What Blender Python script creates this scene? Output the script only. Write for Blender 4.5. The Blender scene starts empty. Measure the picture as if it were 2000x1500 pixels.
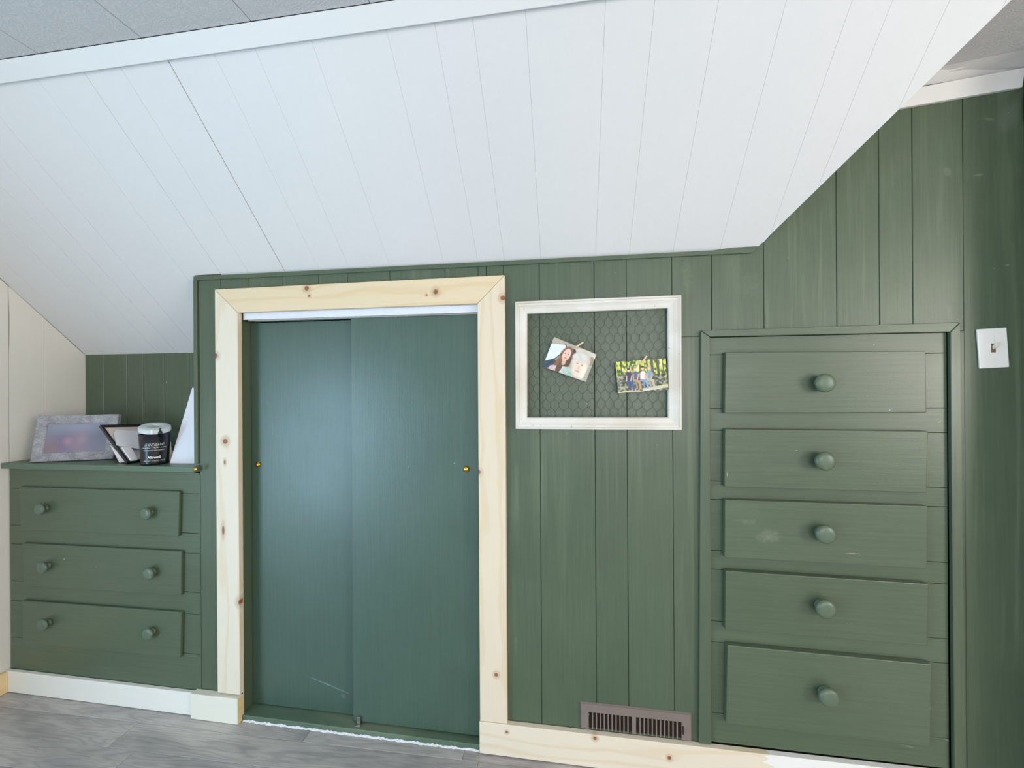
import bpy, bmesh, math, random
import numpy as np
from mathutils import Vector, Matrix
rnd = random.Random(7)
C = bpy.context.scene.collection
sc = bpy.context.scene

# ------------------------------------------------------------------ camera
H = 1.192                                   # eye height above the floor; heights below are relative to the eye
FPX = 795.0
def _rot(yaw, roll):
    cy, sy, cr, sr = math.cos(yaw), math.sin(yaw), math.cos(roll), math.sin(roll)
    Rz = np.array([[cy, sy, 0], [-sy, cy, 0], [0, 0, 1]])
    Ry = np.array([[cr, 0, -sr], [0, 1, 0], [sr, 0, cr]])
    return Ry @ Rz
RC = _rot(0.1465, 0.00625)
cam = bpy.data.cameras.new('camera'); co = bpy.data.objects.new('camera', cam); C.objects.link(co)
right, fwd, up = RC.T @ [1, 0, 0], RC.T @ [0, 1, 0], RC.T @ [0, 0, 1]
m = Matrix.Identity(4)
for i in range(3):
    m[i][0], m[i][1], m[i][2] = right[i], up[i], -fwd[i]
m[2][3] = H
co.matrix_world = m
cam.sensor_width = 36; cam.lens = 36 * FPX / 2000; cam.clip_start = 0.02
sc.camera = co

# ------------------------------------------------------------------ world, lights, exposure
sc.view_settings.view_transform = 'Standard'; sc.view_settings.look = 'None'
sc.view_settings.gamma = 1; sc.view_settings.use_curve_mapping = False
sc.view_settings.exposure = -0.17
sc.cycles.max_bounces = 10; sc.cycles.diffuse_bounces = 6
w = bpy.data.worlds.new('world'); sc.world = w; w.use_nodes = True
w.node_tree.nodes['Background'].inputs[0].default_value = (0.62, 0.78, 1.0, 1)
w.node_tree.nodes['Background'].inputs[1].default_value = 1.2
def area(name, loc, target, sx, sy, power, col):
    l = bpy.data.lights.new(name, 'AREA'); l.shape = 'RECTANGLE'; l.size = sx; l.size_y = sy
    l.energy = power; l.color = col
    o = bpy.data.objects.new(name, l); C.objects.link(o); o.location = loc
    o.rotation_euler = (Vector(target) - Vector(loc)).to_track_quat('-Z', 'Z').to_euler()
    return o
area('window_daylight', (-2.17, -.80, .66), (0, -.50, .40), 1.2, 1.10, 60, (0.46, 0.74, 1.0))
area('window_daylight', (2.97, -.85, 1.30), (0, .4, .95), 1.2, 1.1, 62, (1.0, 0.93, 0.84))
area('window_daylight', (0.9, -2.57, 1.30), (0.9, 0, .75), 1.9, 1.2, 46, (1.0, 0.96, 0.94))

# ------------------------------------------------------------------ helpers
def ray(x, y): return RC.T @ np.array([(x - 1000) / FPX, 1, -(y - 750) / FPX])
def hit(x, y, n, d):
    r = ray(x, y); return tuple(r * (d / float(r @ np.array(n, float))))
D = 1.30; Z0 = 0.404; S2 = math.sqrt(.5)
def W(x, y, Y=D): return hit(x, y, (0, 1, 0), Y)          # a point on the plane Y = const
def Wx(x, y=750, Y=D): return W(x, y, Y)[0]
def SP(X, s, out=0.0):                                     # point on the sloped ceiling (out = into the room)
    return (X, D - s * S2 - out * S2, Z0 + s * S2 - out * S2)
FZ = -1.192; CZ = 0.851

def base(o):
    return Vector(o.matrix_world.translation) if o else Vector((0, 0, 0))
ORIG = {}
def obj(name, verts, faces, mat, parent=None, bevel=0, smooth=False, loc=None, seg=1):
    me = bpy.data.meshes.new(name)
    org = ORIG.get(parent.name, Vector((0, 0, 0))) if parent else Vector((0, 0, 0))
    if loc is not None:                                    # verts are local, loc is eye-relative
        L = Vector(loc) + Vector((0, 0, H)); vs = [tuple(v) for v in verts]
    else:
        L = org; vs = [(v[0] - org.x, v[1] - org.y, v[2] + H - org.z) for v in verts]
    me.from_pydata(vs, [], faces)
    bm = bmesh.new(); bm.from_mesh(me)
    bmesh.ops.recalc_face_normals(bm, faces=bm.faces)
    if bevel:
        bmesh.ops.bevel(bm, geom=list(bm.edges), offset=bevel, segments=seg, affect='EDGES', profile=.5, clamp_overlap=True)
    bm.to_mesh(me); bm.free()
    if smooth:
        for p in me.polygons: p.use_smooth = True
    o = bpy.data.objects.new(name, me); C.objects.link(o)
    if mat: me.materials.append(mat)
    if parent: o.parent = parent
    o.location = L - org
    ORIG[o.name] = L
    return o
def empty(name, loc):
    o = bpy.data.objects.new(name, None); C.objects.link(o); o.empty_display_size = .05
    L = Vector(loc) + Vector((0, 0, H)); o.location = L; ORIG[o.name] = L
    return o
def tag(o, label=None, cat=None, group=None, kind=None):
    if label: o['label'] = label
    if cat: o['category'] = cat
    if group: o['group'] = group
    if kind: o['kind'] = kind
    return o
def prism_g(poly, vec):
    n = len(poly); v = [tuple(p) for p in poly] + [tuple(p[i] + vec[i] for i in range(3)) for p in poly]
    f = [tuple(range(n)), tuple(range(2 * n - 1, n - 1, -1))] + [(i, (i + 1) % n, n + (i + 1) % n, n + i) for i in range(n)]
    return v, f
def prism(name, poly, vec, mat, parent=None, bevel=0, **k):
    v, f = prism_g(poly, vec); return obj(name, v, f, mat, parent, bevel, **k)
def box_g(a, b):
    x0, y0, z0 = a; x1, y1, z1 = b
    return prism_g([(x0, y0, z0), (x1, y0, z0), (x1, y0, z1), (x0, y0, z1)], (0, y1 - y0, 0))
def box(name, a, b, mat, parent=None, bevel=0, **k):
    v, f = box_g(a, b); return obj(name, v, f, mat, parent, bevel, **k)
def merge(parts):
    V, F = [], []
    for v, f in parts:
        n = len(V); V += list(v); F += [tuple(i + n for i in q) for q in f]
    return V, F
def quad_px(pts, Y): return [W(x, y, Y) for x, y in pts]
def clip(poly, fn):                                        # keep where fn >= 0
    out = []
    for i, p in enumerate(poly):
        q = poly[(i + 1) % len(poly)]; a, b = fn(p), fn(q)
        if a >= 0: out.append(p)
        if (a >= 0) != (b >= 0):
            t = a / (a - b); out.append(tuple(p[k] + t * (q[k] - p[k]) for k in range(len(p))))
    return out
def lathe_g(profile, n=28, axis='y', c=(0, 0, 0)):         # profile: (r, h)
    V, F = [], []
    for r, h in profile:
        for i in range(n):
            a = 2 * math.pi * i / n; u, v = r * math.cos(a), r * math.sin(a)
            p = {'y': (u, -h, v), 'z': (u, v, h), 'x': (h, u, v)}[axis]
            V.append((p[0] + c[0], p[1] + c[1], p[2] + c[2]))
    for j in range(len(profile) - 1):
        for i in range(n):
            F.append((j * n + i, j * n + (i + 1) % n, (j + 1) * n + (i + 1) % n, (j + 1) * n + i))
    F.append(tuple(range(n))); F.append(tuple(range((len(profile) - 1) * n, len(profile) * n))[::-1])
    return V, F
def rod_g(p, q, r, n=5):
    p, q = Vector(p), Vector(q); d = (q - p).normalized()
    a = d.orthogonal().normalized(); b = d.cross(a); V = []
    for c in (p, q):
        for i in range(n):
            t = 2 * math.pi * i / n; V.append(tuple(c + (a * math.cos(t) + b * math.sin(t)) * r))
    return V, [(i, (i + 1) % n, n + (i + 1) % n, n + i) for i in range(n)] + [tuple(range(n))[::-1], tuple(range(n, 2 * n))]

# ------------------------------------------------------------------ materials
def lin(r, g, b):
    f = lambda c: (c / 255) / 12.92 if c / 255 <= .04045 else ((c / 255 + .055) / 1.055) ** 2.4
    return (f(r), f(g), f(b), 1)
class NT:
    def __init__(s, name):
        s.m = bpy.data.materials.new(name); s.m.use_nodes = True; s.t = s.m.node_tree
        s.b = s.t.nodes['Principled BSDF']; s.geo = s.n('ShaderNodeNewGeometry')
        s.pos = s.geo.outputs['Position']
    def n(s, typ, **k):
        o = s.t.nodes.new(typ)
        for a, v in k.items(): setattr(o, a, v)
        return o
    def l(s, a, b): s.t.links.new(a, b)
    def setv(s, sock, v):
        if isinstance(v, (int, float, tuple)): sock.default_value = v
        else: s.l(v, sock)
    def math(s, op, a, b=0.0, clamp=False):
        o = s.n('ShaderNodeMath', operation=op, use_clamp=clamp); s.setv(o.inputs[0], a); s.setv(o.inputs[1], b); return o.outputs[0]
    def scale(s, v):
        o = s.n('ShaderNodeVectorMath', operation='MULTIPLY'); s.l(s.pos, o.inputs[0]); o.inputs[1].default_value = v; return o.outputs[0]
    def noise(s, sc_, scale=1, detail=3, rough=.5, dist=0):
        o = s.n('ShaderNodeTexNoise'); s.l(s.scale(sc_), o.inputs['Vector']); o.inputs['Scale'].default_value = scale
        o.inputs['Detail'].default_value = detail; o.inputs['Roughness'].default_value = rough; o.inputs['Distortion'].default_value = dist
        return o.outputs['Fac']
    def ramp(s, f, a, b, c0=0.0, c1=1.0):
        o = s.n('ShaderNodeMapRange'); s.l(f, o.inputs[0])
        for i, v in enumerate((a, b, c0, c1)): o.inputs[i + 1].default_value = v
        return o.outputs[0]
    def mix(s, f, a, b):
        o = s.n('ShaderNodeMix', data_type='RGBA'); s.setv(o.inputs[0], f); s.setv(o.inputs[6], a); s.setv(o.inputs[7], b); return o.outputs[2]
    def bump(s, h, strength=.3, dist=.001):
        o = s.n('ShaderNodeBump'); s.l(h, o.inputs['Height']); o.inputs['Strength'].default_value = strength; o.inputs['Distance'].default_value = dist
        s.l(o.outputs[0], s.b.inputs['Normal'])
    def end(s, col, rough=.5, spec=.5, metal=0.0):
        s.setv(s.b.inputs['Base Color'], col); s.setv(s.b.inputs['Roughness'], rough)
        s.b.inputs['Specular IOR Level'].default_value = spec; s.b.inputs['Metallic'].default_value = metal
        return s.m
def plain(name, rgb, rough=.5, spec=.5, metal=0.0, var=.06, vs=60):
    t = NT(name); c = lin(*rgb); f = t.noise((1, 1, 1), vs, 3)
    d = tuple(x * (1 - var) for x in c[:3]) + (1,); e = tuple(min(1, x * (1 + var)) for x in c[:3]) + (1,)
    t.bump(f, .05, .0005)
    return t.end(t.mix(f, d, e), rough, spec, metal)
def green(name, st, wear=.5, rgb=(80, 94, 73), rough=.36, marks=(), spec=.55):
    """old oil paint on wood: brush strokes stretched along the grain, scuffs, pale chips"""
    t = NT(name); c = lin(*rgb)
    n1 = t.noise(st, 1, 5, .6); n2 = t.noise((1.3, 1.3, 1.3), 2.2, 4, .55, .6)
    info = t.n('ShaderNodeObjectInfo').outputs['Random']
    f = t.math('ADD', t.math('MULTIPLY', n1, .55), t.math('MULTIPLY', n2, .35)); f = t.math('ADD', f, t.math('MULTIPLY', info, .10))
    col = t.mix(t.ramp(f, .32, .68), tuple(x * .86 for x in c[:3]) + (1,), tuple(x * 1.16 for x in c[:3]) + (1,))
    sc_ = t.noise((st[0] * .35, 8, st[2] * .35), 1, 6, .7, 1.5)
    reg = t.ramp(t.noise((1, 1, 1), 3.1, 2), .50, .62)
    scuff = t.math('MULTIPLY', t.ramp(sc_, .66, .80), reg)
    col = t.mix(t.math('MULTIPLY', scuff, wear, True), col, lin(158, 168, 148))
    chip = t.math('MULTIPLY', t.ramp(t.noise((1, 1, 1), 55, 2, .5, .8), .775, .79), t.ramp(t.noise((1, 1, 1), 5, 2), .53, .6))
    col = t.mix(t.math('MULTIPLY', chip, .75), col, lin(205, 205, 190))
    pale = t.math('MULTIPLY', t.ramp(t.noise((st[0] * .16, 2, st[2] * .16), 1, 5, .65, .8), .52, .72), t.ramp(t.noise((1, 1, 1), 1.7, 2), .45, .62))
    col = t.mix(t.math('MULTIPLY', pale, wear * .55, True), col, lin(132, 142, 116))
    if marks:
        sep = t.n('ShaderNodeSeparateXYZ'); t.l(t.pos, sep.inputs[0]); brk = t.noise((1, 1, 1), 70, 4, .7)
        for (px, py, rx, rz, ang, rgb2, al) in marks:
            al *= .9      # stains and scratches at fixed spots on the face
            mx, _, mz = W(px, py, 1.31); ca, sa = math.cos(math.radians(ang)), math.sin(math.radians(ang))
            dx = t.math('SUBTRACT', sep.outputs[0], mx); dz = t.math('SUBTRACT', sep.outputs[2], mz + H)
            u = t.math('ADD', t.math('MULTIPLY', dx, ca / rx), t.math('MULTIPLY', dz, sa / rx)); v = t.math('ADD', t.math('MULTIPLY', dx, -sa / rz), t.math('MULTIPLY', dz, ca / rz))
            d = t.math('ADD', t.math('MULTIPLY', u, u), t.math('MULTIPLY', v, v)); d = t.math('ADD', d, t.math('MULTIPLY', brk, 2.6))
            col = t.mix(t.ramp(d, .75, 2.0, al, 0.0), col, lin(*rgb2))
    t.bump(t.math('ADD', n1, t.math('MULTIPLY', t.noise((1, 1, 1), 260, 2), .35)), .22, .0012)
    r = t.math('ADD', t.math('MULTIPLY', n2, .16), rough - .08)
    return t.end(col, r, spec)
G_V = green('green_paint_vertical', (130, 90, 5), .65, marks=[(1905, 345, .018, .006, 10, (140, 152, 132), .6), (1845, 340, .012, .022, 20, (132, 146, 122), .4), (1925, 237, .020, .006, -15, (136, 146, 120), .6), (1850, 620, .010, .05, 5, (124, 138, 116), .3), (1340, 540, .022, .07, 4, (112, 124, 96), .5), (1460, 560, .05, .05, 0, (112, 124, 98), .35), (1108, 845, .010, .004, 30, (140, 152, 136), .5), (1960, 520, .006, .004, 0, (170, 176, 160), .6)])
G_H = green('green_paint_horizontal', (5, 90, 130), .35, marks=[(1490, 1040, .045, .022, 5, (136, 146, 122), .55), (1652, 1073, .022, .0016, 0, (206, 206, 196), .9), (1770, 1452, .03, .004, -8, (150, 166, 150), .6), (1450, 1012, .05, .010, 0, (128, 138, 114), .4), (302, 1114, .006, .006, 0, (190, 196, 196), .6), (1413, 922, .0025, .010, 0, (226, 210, 190), .9), (1845, 1440, .02, .004, -20, (170, 180, 160), .6)])
G_D = green('green_paint_door_blue_sheen', (240, 90, 6), .12, (66, 89, 75), .38, marks=[(752, 672, .010, .026, 0, (62, 72, 44), .55), (748, 855, .012, .012, 0, (62, 74, 48), .5), (884, 812, .012, .018, 30, (58, 74, 54), .5), (742, 968, .008, .010, 0, (56, 72, 52), .5), (878, 860, .010, .012, 0, (60, 74, 52), .45), (630, 1352, .12, .0035, -16, (140, 168, 170), .7), (819, 1280, .005, .006, 0, (44, 64, 58), .7), (660, 1375, .012, .010, 0, (120, 150, 150), .5)], spec=.75)  # wall green made darker and bluer; blue reflection put into the base colour
G_TOP = green('green_paint_worn_top', (6, 30, 150), 1.4, (88, 108, 88), .38)
G_K = green('green_paint_knob', (30, 30, 30), .2, (88, 104, 84), .38)
def white(name, rgb, st=(60, 60, 6), bump=.12, rough=.5):
    t = NT(name); c = lin(*rgb); n1 = t.noise(st, 1, 4, .6); n2 = t.noise((1, 1, 1), 2.5, 3)
    col = t.mix(t.ramp(t.math('ADD', t.math('MULTIPLY', n1, .4), t.math('MULTIPLY', n2, .6)), .3, .7), tuple(x * .955 for x in c[:3]) + (1,), c)
    t.bump(n1, bump, .001)
    return t.end(col, rough, .4)
WH = white('white_paint_boards', (223, 221, 219))
WH_T = white('white_paint_trim', (226, 225, 222), (6, 60, 60))
WH_L = white('white_boards_warm_lit', (236, 231, 220), (60, 60, 8))  # white boards; the warm indirect light on them is put into the colour
WH_B = white('white_primer_baseboard', (238, 235, 226), (6, 60, 60))
def swirl():
    t = NT('grey_swirl_ceiling'); 
    n = t.n('ShaderNodeTexNoise'); t.l(t.scale((1, 1, 1)), n.inputs['Vector']); n.inputs['Scale'].default_value = 16; n.inputs['Detail'].default_value = 3
    v = t.n('ShaderNodeVectorMath', operation='MULTIPLY_ADD'); t.l(n.outputs['Color'], v.inputs[0]); v.inputs[1].default_value = (.22, .22, .22); t.l(t.pos, v.inputs[2])
    o = t.n('ShaderNodeTexWave', bands_direction='DIAGONAL'); t.l(v.outputs[0], o.inputs['Vector']); o.inputs['Scale'].default_value = 30; o.inputs['Distortion'].default_value = 6; o.inputs['Detail'].default_value = 4; o.inputs['Detail Roughness'].default_value = .75
    h = o.outputs['Fac']; t.bump(h, .30, .0008)
    return t.end(t.mix(h, lin(200, 199, 200), lin(209, 208, 208)), .65, .3)
CE = swirl()
def pine(name, axis, knots=(), base_c=(228, 206, 170), paint=None):
    """raw pine board: grain along axis, rings bending round the knots (x, z, radius) on the face"""
    t = NT(name); sep = t.n('ShaderNodeSeparateXYZ'); t.l(t.pos, sep.inputs[0])
    X, Y, Z = sep.outputs; a, c = (X, Z) if axis == 'x' else (Z, X)
    st = (1.6, 9, 9) if axis == 'x' else (9, 9, 1.6)
    n = t.noise(st, 1, 3, .5)
    v = t.math('ADD', t.math('MULTIPLY', c, 95.0), t.math('MULTIPLY', n, 22.0))
    kn = None; dark = None
    for kx, kz, kr, *asp in knots:
        asp = asp[0] if asp else 1.0
        dx = t.math('SUBTRACT', X, kx); dz = t.math('SUBTRACT', Z, kz + H)
        sx, sz = (.45, 1.0) if axis == 'x' else (1.0, .45)
        d2 = t.math('ADD', t.math('POWER', t.math('MULTIPLY', dx, sx / kr), 2.0), t.math('POWER', t.math('MULTIPLY', dz, sz / kr), 2.0))
        e = t.math('DIVIDE', 6.0, t.math('ADD', d2, 1.0))
        d3 = t.math('ADD', t.math('POWER', t.math('MULTIPLY', dx, 1 / kr), 2.0), t.math('POWER', t.math('MULTIPLY', dz, 1 / kr / asp), 2.0))
        k = t.ramp(d3, .7, 1.35, 1.0, 0.0)
        halo = t.ramp(d3, 1.0, 7.0, .35, 0.0)
        v = t.math('ADD', v, e)
        k2 = t.math('MAXIMUM', k, halo); dark = k2 if dark is None else t.math('MAXIMUM', dark, k2)
    g = t.ramp(t.math('SINE', v), .25, 1.0)
    fine = t.noise((8, 300, 300) if axis == 'x' else (300, 300, 8), 1, 3, .6)
    b = lin(*base_c)
    col = t.mix(t.math('MULTIPLY', g, .42), b, tuple(x * y for x, y in zip(b[:3], (.90, .78, .60))) + (1,))
    col = t.mix(t.ramp(fine, .35, .75, 0, .22), col, tuple(x * y for x, y in zip(b[:3], (.92, .84, .70))) + (1,))
    pit = t.ramp(t.noise((14, 40, 60) if axis == 'x' else (60, 40, 14), 1, 2), .80, .84)
    col = t.mix(t.math('MULTIPLY', pit, .6), col, lin(150, 100, 62))
    if dark is not None: col = t.mix(dark, col, lin(150, 98, 66))
    if paint:                                             # brushed white primer right of an x position
        edge = t.math('ADD', X, t.math('MULTIPLY', t.noise((6, 6, 70), 1, 2), .10))
        col = t.mix(t.ramp(edge, paint, paint + .004), col, lin(236, 233, 228))
    t.bump(t.math('ADD', fine, t.math('MULTIPLY', g, .4)), .12, .0008)
    return t.end(col, .55, .35)
def xz(x, y, Y=1.282): p = W(x, y, Y); return p[0], p[2]
PINE_H = pine('raw_pine_header', 'x', [xz(599, 563) + (.0085,), xz(851, 570) + (.0085,), xz(604, 578) + (.004,), xz(833, 576) + (.003,)], (228, 208, 174))
PINE_L = pine('raw_pine_left_cool_lit', 'z', [xz(440, 862) + (.0095,), xz(436, 1036) + (.0048, 3.4), xz(471, 1177) + (.012,), xz(439, 903) + (.0035, 2.2), xz(421, 695) + (.009,)], (230, 219, 199))  # same pine, paler and greyer: cool window light put into the colour
PINE_R = pine('raw_pine_right', 'z', [xz(969, 1318) + (.006,), xz(982, 582) + (.008,), xz(934, 922) + (.008,)], (227, 212, 187))
PINE_B = pine('raw_pine_baseboard', 'x', [xz(990, 1429) + (.0042,), xz(1162, 1441) + (.0055,), xz(1307, 1479) + (.006,)], (230, 217, 196), paint=.60)
PINE_S = pine('raw_pine_left_baseboard', 'x', [], (232, 208, 160))
def floor_mat():
    t = NT('grey_laminate'); info = t.n('ShaderNodeObjectInfo').outputs['Random']
    off = t.n('ShaderNodeVectorMath', operation='ADD'); cb = t.n('ShaderNodeCombineXYZ'); t.l(t.math('MULTIPLY', info, 37.0), cb.inputs[0]); t.l(t.math('MULTIPLY', info, 11.0), cb.inputs[1])
    t.l(t.pos, off.inputs[0]); t.l(cb.outputs[0], off.inputs[1]); t.pos = off.outputs[0]
    big = t.noise((1.3, 13, 1), 1, 3, .5, .35)
    sep = t.n('ShaderNodeSeparateXYZ'); t.l(t.pos, sep.inputs[0])
    v = t.math('ADD', t.math('MULTIPLY', sep.outputs[1], 130.0), t.math('MULTIPLY', big, 95.0))
    g = t.ramp(t.math('SINE', v), -.2, 1.0)
    fine = t.noise((14, 420, 1), 1, 4, .6)
    blot = t.ramp(t.noise((2.5, 9, 1), 1, 3, .6), .42, .68)
    col = t.mix(blot, lin(204, 197, 190), lin(146, 141, 140))
    col = t.mix(t.math('MULTIPLY', g, .30), col, lin(116, 113, 114))
    col = t.mix(t.ramp(fine, .4, .75, 0, .35), col, lin(140, 138, 138))
    col = t.mix(t.math('MULTIPLY', info, .25), col, lin(150, 147, 147))
    t.bump(t.math('ADD', fine, g), .08, .0006)
    return t.end(col, .42, .5)
FLOOR = floor_mat()
DARK = plain('dark_cavity', (24, 24, 20), .9, .1)
BACK = plain('dark_green_backing', (34, 44, 32), .8, .2)
BRASS = plain('brass', (214, 168, 62), .25, .5, 1.0)
STEEL = plain('dull_steel', (176, 172, 160), .35, .5, 1.0)
ROOM = plain('room_paint', (226, 224, 220), .7, .3)

# ------------------------------------------------------------------ floor
fl = tag(box('floor', (-2.30, -2.7, FZ - .06), (3.1, 1.75, FZ - .012), DARK), kind='structure')
seams = [1.70, 1.238] + [1.238 - .098 * k for k in range(1, 40)]
joints = {0: [-2.06, -.90, -.353, .75], 1: [-1.527, -.30, .85], 2: [-1.42, -.2, 1.0], 3: [-1.9, -.7, .4]}
for r in range(len(seams) - 1):
    y1, y0 = seams[r], seams[r + 1]
    if y0 < -2.7: break
    js = joints.get(r) or sorted(rnd.uniform(-2.2, -1.2) + 1.22 * k for k in range(4))
    xs = [-2.24] + [j for j in js] + [3.08]
    for a, b in zip(xs[:-1], xs[1:]):
        if b - a < .02: continue
        sk = lambda x: (.018 * (x + 1.2) if r < 30 else 0)
        ya = 1.70 if r == 0 else None
        P = [(a + .0005, y0 + .0005 + sk(a)), (b - .0005, y0 + .0005 + sk(b)),
             (b - .0005, (ya or y1 - .0005 + sk(b))), (a + .0005, (ya or y1 - .0005 + sk(a)))]
        prism('floor_plank', [(x, y, FZ) for x, y in P], (0, 0, -.012), FLOOR, fl, .0006)

# ------------------------------------------------------------------ knee wall of green boards
zt = lambda X: Z0 - .006 if X <= .548 else min(Z0 - .006 + (X - .548) * 1.09, CZ)
wf = merge([
    box_g((-1.343, 1.3125, FZ), (-1.196, 1.345, .385)),
    box_g((-1.196, 1.3125, .2625), (-.275, 1.345, .385)),
    box_g((-.275, 1.3125, FZ), (.548, 1.345, .385)),
    prism_g([(.548, 1.3125, FZ), (1.222, 1.3125, FZ), (1.222, 1.3125, CZ), (.98, 1.3125, CZ), (.548, 1.3125, .385)], (0, .0325, 0))])
wall = tag(obj('wall_front', *wf, BACK), kind='structure')
bx = [-1.343, -1.254, -1.143, -1.006, -.870, -.760, -.607, -.414, -.302, -.275, -.218, -.102, .070, .168, .303, .417, .563, .758, .868, .952, 1.0765, 1.222]
for a, b in zip(bx[:-1], bx[1:]):
    g = .0006
    regs = []
    if b <= -1.17 + .03: regs = [(FZ + .01, None, min(b, -1.172))]
    if -1.26 <= a < -.31:
        regs = [(.262, None, b)]
        if a < -1.172: regs.append((FZ + .01, .262, -1.172))
    if a >= -.31: regs = [(FZ + .01, None, b)]
    if a == -.302: regs = [(.262, None, b), (FZ + .01, .262, b)]
    if a >= .417 - .001 and b <= 1.0766 + .001: regs = [(.14, None, b)]
    if abs(a - .303) < .002: regs = [(.14, None, b), (FZ + .01, .14, .392)]
    for z0, z1, bb in regs:
        poly = [(a + g, D, z0), (bb - g, D, z0), (bb - g, D, z1 if z1 else zt(bb)), (a + g, D, z1 if z1 else zt(a))]
        if a < .952 < bb + .01 and False: pass
        prism('wall_plank', poly, (0, .012, 0), G_V, wall, .0012)
prism('wall_plank', [(1.05, D, FZ + .01), (1.0759, D, FZ + .01), (1.0759, D, .139), (1.05, D, .139)], (0, .012, 0), G_V, wall)
# thin moulding under the slope and the bead on the outside corner
prism('cap_strip', [(-1.358, 1.293, .383), (.53, 1.293, .383), (.545, 1.293, .396), (-1.358, 1.293, .398)], (0, .0065, 0), G_H, wall, .001)
box('corner_bead', (-1.360, 1.293, -.283), (-1.3445, 1.345, .384), G_V, wall, .0015)
box('corner_bead', (-1.3445, 1.2985, FZ + .09), (-1.3405, 1.302, -.324), G_V, wall)
# paint chips on the bead's edge
# return of the knee wall beside the alcove
box('return_panel', (-1.360, 1.3455, -.283), (-1.335, 1.575, .39), G_V, wall)

# alcove back wall, green boards above the dresser
AY = 1.557
al = tag(box('wall_alcove', (-2.22, AY + .012, FZ), (-1.30, AY + .05, .14), BACK), kind='structure')
ax = [-2.203, -2.104, -1.979, -1.896, -1.785, -1.66, -1.54, -1.42, -1.335]
for a, b in zip(ax[:-1], ax[1:]):
    box('wall_plank', (a + .0009, AY, FZ + .02), (b - .0009, AY + .012, .146), G_V, al, .0016)

# ------------------------------------------------------------------ closet behind the sliding doors
M3 = G_V
cl = merge([box_g((-1.195, 1.301, FZ), (-1.172, 1.40, .262)), box_g((-.299, 1.301, FZ), (-.276, 1.40, .262))])
jt = tag(obj('trim_3', *cl, G_V), kind='structure')
tag(box('wall_closet_back', (-1.2, 1.40, FZ), (-.27, 1.42, .27), DARK), kind='structure')
sill = tag(prism('trim_4', [(-1.1715, 1.292, FZ), (-.3, 1.292, FZ), (-.3, 1.40, FZ), (-1.1715, 1.40, FZ)], (0, 0, .019), G_TOP, bevel=.002), kind='structure')
# ragged bead of old white caulk along the sill
cv, cf = [], []
N = 120
for i in range(N):
    x = -1.165 + .86 * i / (N - 1); hh = .002 + .004 * abs(math.sin(i * 1.7) * math.sin(i * .37)) + rnd.uniform(0, .002); dd = .002 + rnd.uniform(0, .004)
    cv += [(x, 1.292 - dd, FZ), (x, 1.2915 - dd * .6, FZ + hh * .6), (x, 1.2915, FZ + hh), (x, 1.293, FZ)]
for i in range(N - 1):
    for j in range(4):
        cf.append((4 * i + j, 4 * i + (j + 1) % 4, 4 * i + 4 + (j + 1) % 4, 4 * i + 4 + j))
cf += [(0, 1, 2, 3), tuple(4 * (N - 1) + j for j in (3, 2, 1, 0))]
obj('caulk_line', cv, cf, plain('old_caulk', (222, 222, 224), .4, .5, 0, .25, 200), sill)

d1 = tag(box('door_1', (-1.1705, 1.345, FZ + .022), (-.74, 1.363, .231), G_D, bevel=.001), kind='structure')
d2 = tag(box('door_2', (-.760, 1.318, FZ + .026), (-.3005, 1.336, .236), G_D, bevel=.001), kind='structure')
def pull(d, px, py, Y):
    x, _, z = W(px, py, Y)
    v, f = lathe_g([(.0090, 0), (.0100, .002), (.0095, .0045), (.0070, .0070), (.0035, .0085), (.0006, .0088)], 20)
    obj('door_pull', v, f, BRASS, d, smooth=True, loc=(x, Y, z))
pull(d1, 505, 907, 1.345); pull(d2, 911, 916, 1.318)
# stains left by old fittings on the right door
# white track valance at the head of the opening
tr = empty('trim_5', (-.735, 1.31, .24)); tag(tr, kind='structure')
box('track_fascia', (-1.166, 1.304, .236), (-.3005, 1.308, .2615), plain('painted_track', (226, 229, 236), .35), tr, .0006)
box('track_rail', (-1.150, 1.309, .231), (-.3005, 1.3165, .236), STEEL, tr)
box('track_rail', (-1.150, 1.336, .233), (-.3005, 1.344, .2615), STEEL, tr)
box('track_channel', (-1.166, 1.309, .255), (-.3005, 1.375, .2615), DARK, tr)
# floor guide between the doors
gx, _, gz = W(701, 1406, 1.312)
gd = empty('door_guide', (gx, 1.312, FZ + .019))
tag(gd, 'small corroded metal floor guide between the two sliding doors', 'door guide')
box('guide_plate', (gx - .009, 1.300, FZ + .0195), (gx + .010, 1.3165, FZ + .0235), STEEL, gd, .001)
box('guide_post', (gx - .007, 1.309, FZ + .0238), (gx + .006, 1.3155, FZ + .046), STEEL, gd, .001)

# ------------------------------------------------------------------ raw pine casing
cs = empty('trim_1', (-.735, 1.29, .3)); tag(cs, kind='structure')
prism('casing_board', [(-1.259, 1.282, .344), (-.2115, 1.282, .348), (-.3008, 1.282, .2605), (-1.1683, 1.282, .2585)], (0, .0175, 0), PINE_H, cs, .0012)
prism('casing_board', [(-1.2595, 1.282, .3432), (-1.1690, 1.282, .2577), (-1.1690, 1.282, -1.0940), (-1.2580, 1.282, -1.0940)], (0, .0175, 0), PINE_L, cs, .0012)
prism('casing_board', [(-.2112, 1.282, .3472), (-.3002, 1.282, .2595), (-.3002, 1.282, -1.0855), (-.2120, 1.282, -1.0855)], (0, .0175, 0), PINE_R, cs, .0012)
box('casing_edge', (-1.1722, 1.300, FZ + .002), (-1.1692, 1.3015, .2577), PINE_S, cs)

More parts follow.
